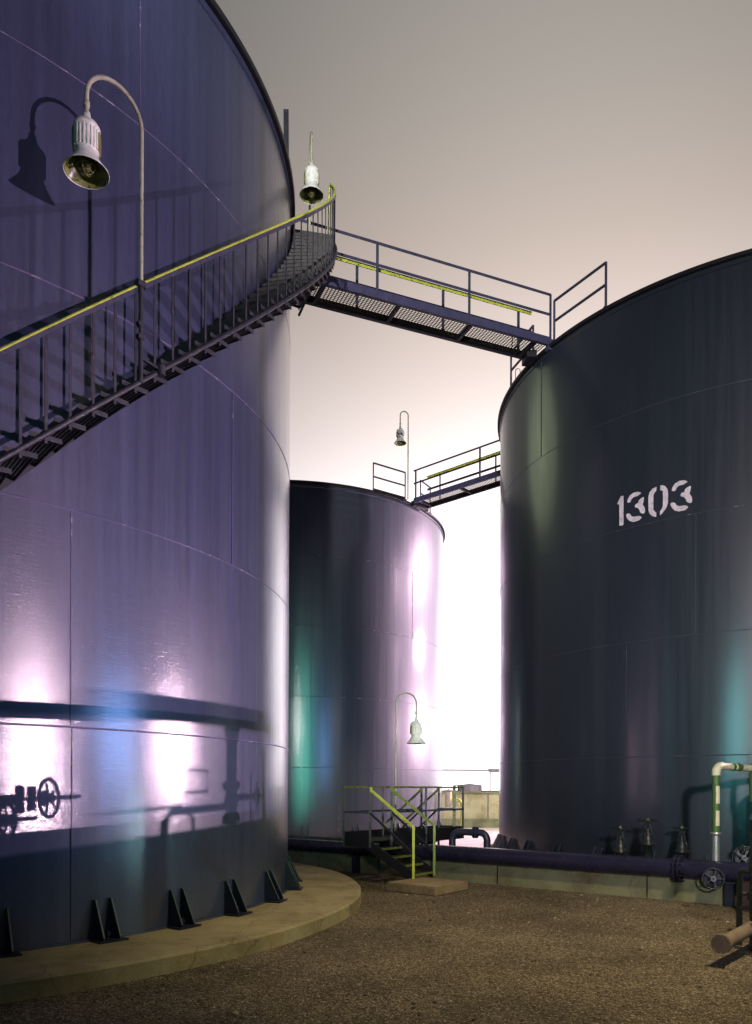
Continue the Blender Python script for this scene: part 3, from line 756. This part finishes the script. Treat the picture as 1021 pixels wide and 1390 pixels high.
hy = thing('small_standpipe', (3.3, 30.5, 0), 'small yellow-green gooseneck water pipe in the gap right of the platform', 'pipe')
q = MB(); q.tube([(3.38, 30.5, 0), (3.38, 30.5, 1.3)] + [Vector((3.13 + .25 * cos(t), 30.5, 1.3 + .22 * sin(t))) for t in [pi / 2 * i / 6 for i in range(1, 7)]] + [(2.85, 30.5, 1.53)], .05, 12); q.build('bent_pipe', M_YEL, hy)
q = MB(); q.tube([(2.86, 30.5, 1.2), (2.86, 30.5, 1.8)], .13, 14); wheel(q, (2.86, 30.5, 1.88), (0, 0, 1), .16, .015); q.build('valve', M_CREAM, hy)

# ------------------------------------------------------------------ off-frame yard: wall, pipe rack and lamp masts that light the tanks
q = MB(); q.box((8.55, -.25, 1.18), (.3, 15.5, 2.36)); q.box((8.55, -.25, 2.38), (.38, 15.5, .04)); q.box((8.55, 10.93, 1.3), (.3, 6.84, 2.6)); q.box((8.55, 10.93, 2.625), (.38, 6.84, .05))
tag(q.build('yard_wall', M_CURB), 'long concrete yard wall outside the right edge of the view', 'wall')
rk = thing('pipe_rack', (8.3, 1, 0), 'pipe rack with a valve beside the yard wall outside the view', 'pipe rack')
q = MB(); q.tube([(8.0, -8, 3.17), (8.0, 12.6, 3.15)], .055, 18); q.build('high_pipe', M_PIPE, rk)
for dz, dy, sc in ((0, 0, 1.0), (-.125, -.28, .8)):
    vz = 2.585 + dz; vy = 1.80 + dy; q = MB()
    q.tube([(8.0, -8, vz), (8.0, vy - .75 * sc, vz)], .045, 16); q.tube([(8.0, vy - .7 * sc, vz), (8.0, vy + .24 * sc, vz)], .014, 12)
    q.lathe([(.001, -.22), (.09, -.22), (.09, -.17), (.05, -.15), (.075, 0), (.05, .13), (.08, .15), (.08, .18), (.035, .20), (.035, .36), (.001, .36)], (8., vy - .56 * sc, vz), 18, M=Matrix.Rotation(-pi / 2, 4, 'X') @ Matrix.Scale(sc, 4))
    for k_, w_ in ((-.12, .16), (-.2, .18), (-.03, .10)): q.box((8.0, vy + k_ * sc, vz), (.05, .035, w_ * sc))
    wheel(q, (8.0, vy, vz), (0, 1, 0), .125 * sc, .012, hub=.03)
    q.build('valve', M_VAL, rk)
q = MB(); q.tube([(8.0, 12.15, 0), (8.0, 12.15, 3.0), (8.0, 12.15, 3.13)], [.042, .042, .075], 18)
q.lathe([(.001, -.1), (.07, -.1), (.07, -.07), (.045, -.05), (.06, 0), (.045, .05), (.07, .07), (.07, .1), (.001, .1)], (8., 12.15, 2.72), 18)
q.tube([(8.0, 12.15, 2.74), (8.0, 12.42, 2.74)], .018, 12); q.tube([(8.0, 12.40, 2.74), (8.0, 12.5, 2.74)], .008, 8); wheel(q, (8.0, 12.40, 2.74), (0, 1, 0), .07, .008)
q.tube([(8.0, 11.77, 0), (8.0, 11.77, 2.66), (8.0, 11.80, 2.70), (8.0, 12.15, 2.70)], .018, 14)
q.tube([(8.0, 11.55, 2.72), (8.0, 11.84, 2.72), (8.0, 11.90, 2.66), (8.0, 11.90, 2.4)], .008, 10); q.tube([(8.0, 11.86, 2.78), (8.0, 11.98, 2.78), (8.0, 11.98, 2.88), (8.0, 11.86, 2.88)], .007, 8); q.tube([(8.0, 12.33, 2.2), (8.0, 12.33, 2.86)], .007, 8)
q.build('riser', M_VAL, rk)
for y in (-7, -3, 4.6, 12.5): q = MB(); q.box((8.0, y, 1.5), (.05, .05, 3.0)); q.build('rack_post', M_RUST, rk)

lm = thing('low_manifold', (4.45, 8.3, 0), 'low valve manifold outside the right edge, lit by the work light', 'manifold')
q = MB(); X = 4.6
q.tube([(X, 8.75, 0), (X, 8.75, 1.05), (X, 8.80, 1.15), (X, 8.9, 1.2), (X, 9.0, 1.15), (X, 9.05, 1.05), (X, 9.05, 0)], .035, 14)
q.tube([(X, 9.40, 0), (X, 9.40, 1.6)], .045, 14); q.tube([(X, 9.05, .45), (X, 9.40, .45)], .03, 12); q.tube([(X, 9.40, .95), (X, 9.70, .95), (X, 9.76, .9), (X, 9.76, 0)], .035, 12)
q.build('pipe_loop', M_VAL, lm)
for (y_, z_, r_) in ((8.6, .72, .06), (9.62, 1.22, .055), (9.2, .32, .06)):
    q = MB(); wheel(q, (X - .04, y_, z_), (1, .1, 0), r_, .007, 5, .014); q.tube([(X, y_, z_), (X + .1, y_, z_)], .012, 8); q.tube([(X + .08, y_, z_), (X + .08, y_ + .1, z_ - .1)], .018, 8); q.build('handwheel', M_VAL, lm)
q = MB()
for y_, w_ in ((9.40, .14), (8.75, .10)): q.tube([(X, y_, .62), (X, y_, .72)], w_ / 2, 14)
q.build('flange', M_VAL, lm)

def mast(loc, h_, aim, col, energy, label, size=.25, heads=None, cone=60):
    x, y = loc; root = thing('light_mast', (x, y, 0), label, 'floodlight', 'floodlight masts outside the view')
    q = MB(); q.tube([(x, y, 0), (x, y, h_ + .3)], .07, 12); q.build('mast_pole', M_GALV, root)
    for (z, en) in (heads or [(h_, energy)]):
        c = Vector((x, y, z)); dv = (Vector(aim) - c).normalized(); qn = dv.to_track_quat('Z', 'Y'); s = MB()
        Mx = qn.to_matrix().to_4x4()
        cc = c + dv * .2
        s.lathe([(.001, -.14), (.12, -.12), (.24, .08), (.25, .1), (.235, .1), (.11, -.1), (.001, -.11)], cc, 24, M=Mx); s.build('floodlight_head', M_LAMP, root)
        s = MB(); s.lathe([(.23, .09), (.001, .09)], cc, 24, M=Mx); s.build('lens', emis('lit_lens', col, 10), root)
        l = bpy.data.lights.new('flood_lamp', 'SPOT'); l.energy = en; l.color = col; l.shadow_soft_size = size; l.spot_size = R(cone); l.spot_blend = 1.0
        lo = bpy.data.objects.new('flood_lamp', l); COL.objects.link(lo); lo.location = c + dv * .42
        lo.rotation_euler = (-dv).to_track_quat('Z', 'Y').to_euler()
        lo.parent = root; lo.location = lo.location - Vector((x, y, 0))
    return root
PINK = (1.0, .68, .87)
mast((25.8, -8.5), 3.7, (-3.7, 8.4, 3.8), PINK, 30000, 'floodlight mast beyond the yard wall, aimed at the violet tank', .015, cone=46)
mast((14.0, 12.95), 3.25, (-2.5, 9.8, 3.4), PINK, 7500, 'floodlight mast in front of the slate tank, outside the view', .015, cone=60)
mast((12.0, 7.2), 3.3, (-3., 9, 3.2), (.2, .42, 1.0), 1900, 'blue floodlight mast behind the yard wall', .9, cone=26)
mast((12.8, -3.0), 4.4, (-1.8, 26.6, 4.6), (.2, .45, 1.0), 3600, 'blue floodlight mast aimed at the distant middle tank', 3.0, cone=13)
mast((13.0, 33.6), 6.0, (0, 28, 5), PINK, 12000, 'floodlight mast hidden behind the slate tank', .4, heads=[(5.2, 12000), (9.4, 4000), (13.6, 11000)], cone=110)
mast((3.2, -5.0), 4.2, (-2.9, 26.5, 4.2), (.10, 1.0, .66), 9000, 'green-tinted floodlight mast behind the camera', 4.5, heads=[(4.0, 3600), (7.2, 3200)], cone=12)
mast((0.2, -5.5), 4.2, (-2.9, 26.5, 4.2), (.10, .9, .75), 9000, 'added teal-tinted floodlight mast a little left of the green one behind the camera', 4.5, heads=[(5.0, 3600)], cone=12)  # extra unseen light, added to spread the teal glow sideways
mast((6.4, -4.5), 4.2, (-2.4, 26.5, 4.2), (.12, .8, .85), 9000, 'added teal-tinted floodlight mast a little right of the green one behind the camera', 4.5, heads=[(5.0, 3400)], cone=12)  # second extra light, added to widen the same glow
mast((2.2, -12.0), 6.5, (.75, 17.3, 2.5), (1.0, .95, .72), 14000, 'added narrow floodlight mast brightening the crossing platform, far behind the camera', .3, cone=9.5)  # unseen spot added to brighten the platform lamp and stair rails
mast((7.9, 9.3), 1.3, (-2.4, 10.2, .75), (.45, .95, 1.0), 200, 'added short work light post on the near side of the yard wall', .02, cone=34)  # added low light that throws manifold shadows on the tank base
mast((-5.2, -4.6), 3.6, (8.0, 15.2, 3.), (.22, .95, 1.0), 3500, 'cyan-tinted floodlight mast behind the camera at the left', 1.8, heads=[(3.4, 700), (6.0, 650)], cone=20)
mast((1.0, -12.0), 7.0, (6.6, 16, 6.2), (1.0, .90, .92), 20000, 'white floodlight mast far behind the camera, aimed at the slate tank', .5, cone=40)
mast((-1.5, -12.5), 10.5, (0.3, 20, 14.2), (1.0, .93, .93), 32000, 'added white floodlight mast far behind the camera, brightening the high walkway lamps', .3, cone=24)  # unseen light added to whiten the lamps up by the walkways
mast((-9.5, 27.6), 7.0, (4.0, 18.6, 7), (.85, 1.0, .6), 900, 'dim floodlight mast behind the violet tank, outside the view', 3.2, heads=[(17.0, 480)], cone=60)
mast((6.0, 6.0), 12.0, (2.4, 10.4, 0), (1.0, .82, .47), 7600, 'warm floodlight mast over the gravel, outside the view', .3, cone=58)
mast((12.5, 31.0), 5.0, (5.5, 40, 1.5), (1.0, .95, .85), 5500, 'added floodlight mast brightening the boundary wall, hidden behind the slate tank', .3, cone=100)  # added so the far wall and pipe get light from the front

# ------------------------------------------------------------------ sky
w = bpy.data.worlds.new('World'); SC.world = w; w.use_nodes = True
nt = w.node_tree; N, L = nt.nodes, nt.links; N.clear()
out = N.new('ShaderNodeOutputWorld'); bg = N.new('ShaderNodeBackground'); L.new(bg.outputs[0], out.inputs[0])
tc = N.new('ShaderNodeTexCoord')
sep = N.new('ShaderNodeSeparateXYZ'); L.new(tc.outputs['Generated'], sep.inputs[0])
def mth(op, a, b=None):
    n = N.new('ShaderNodeMath'); n.operation = op
    for i, v in enumerate((a, b)):
        if v is None: continue
        if hasattr(v, 'is_output'): L.new(v, n.inputs[i])
        else: n.inputs[i].default_value = v
    return n.outputs[0]
GA = R(15); GB = R(-15)
vm = N.new('ShaderNodeCombineXYZ'); L.new(sep.outputs[0], vm.inputs[0]); L.new(sep.outputs[1], vm.inputs[1])
nm = N.new('ShaderNodeVectorMath'); nm.operation = 'NORMALIZE'; L.new(vm.outputs[0], nm.inputs[0])
dt = N.new('ShaderNodeVectorMath'); dt.operation = 'DOT_PRODUCT'; L.new(nm.outputs[0], dt.inputs[0]); dt.inputs[1].default_value = (sin(GA), cos(GA), 0)
gz = mth('POWER', mth('MAXIMUM', mth('ADD', mth('MULTIPLY', dt.outputs['Value'], .5), .5), 0.0), 16.0)
el = mth('EXPONENT', mth('MULTIPLY', mth('MAXIMUM', sep.outputs[2], 0.0), -5.0))
glow = mth('MULTIPLY', mth('MULTIPLY', gz, el), 9.3)
glow = mth('MINIMUM', glow, 3.2)
dt2 = N.new('ShaderNodeVectorMath'); dt2.operation = 'DOT_PRODUCT'; L.new(nm.outputs[0], dt2.inputs[0]); dt2.inputs[1].default_value = (sin(GB), cos(GB), 0)
gz2 = mth('POWER', mth('MAXIMUM', mth('ADD', mth('MULTIPLY', dt2.outputs['Value'], .5), .5), 0.0), 2.0)
glow = mth('ADD', glow, mth('MULTIPLY', gz2, .095))
tint = N.new('ShaderNodeValToRGB'); L.new(mth('MINIMUM', el, 1.0), tint.inputs[0])
e_ = tint.color_ramp.elements; e_[0].position = .024; e_[0].color = (1, .93, .80, 1); e_[1].position = .30; e_[1].color = (1, .93, .95, 1)
for p_, c_ in ((.055, (1, .83, .715, 1)), (.10, (1, .85, .78, 1)), (.16, (1, .885, .86, 1))): e_.new(p_).color = c_
sc_ = N.new('ShaderNodeMix'); sc_.data_type = 'RGBA'; sc_.blend_type = 'MULTIPLY'; sc_.inputs[0].default_value = 1
comb = N.new('ShaderNodeCombineColor')
for i in range(3): L.new(glow, comb.inputs[i])
L.new(tint.outputs[0], sc_.inputs[6]); L.new(comb.outputs[0], sc_.inputs[7])
ad = N.new('ShaderNodeMix'); ad.data_type = 'RGBA'; ad.blend_type = 'ADD'; ad.inputs[0].default_value = 1
L.new(sc_.outputs[2], ad.inputs[6]); ad.inputs[7].default_value = (.012, .016, .028, 1)
L.new(ad.outputs[2], bg.inputs[0]); bg.inputs[1].default_value = 1.0

# ------------------------------------------------------------------ camera
cam = bpy.data.cameras.new('Camera'); co = bpy.data.objects.new('Camera', cam); COL.objects.link(co); SC.camera = co
cam.sensor_fit = 'HORIZONTAL'; cam.sensor_width = 36; cam.lens = 36 * 1048.6 / 1021; cam.shift_y = (1068.2 - 695) / 1021
cam.clip_end = 2000
co.location = (0, 0, EYE)
co.rotation_euler = (Matrix.Rotation(R(90), 4, 'X') @ Matrix.Rotation(.0041, 4, 'Z')).to_euler()
SC.view_settings.view_transform = 'Standard'; SC.view_settings.look = 'None'; SC.view_settings.exposure = 0; SC.view_settings.gamma = 1
SC.render.engine = 'CYCLES'; SC.cycles.use_denoising = True; SC.cycles.max_bounces = 6
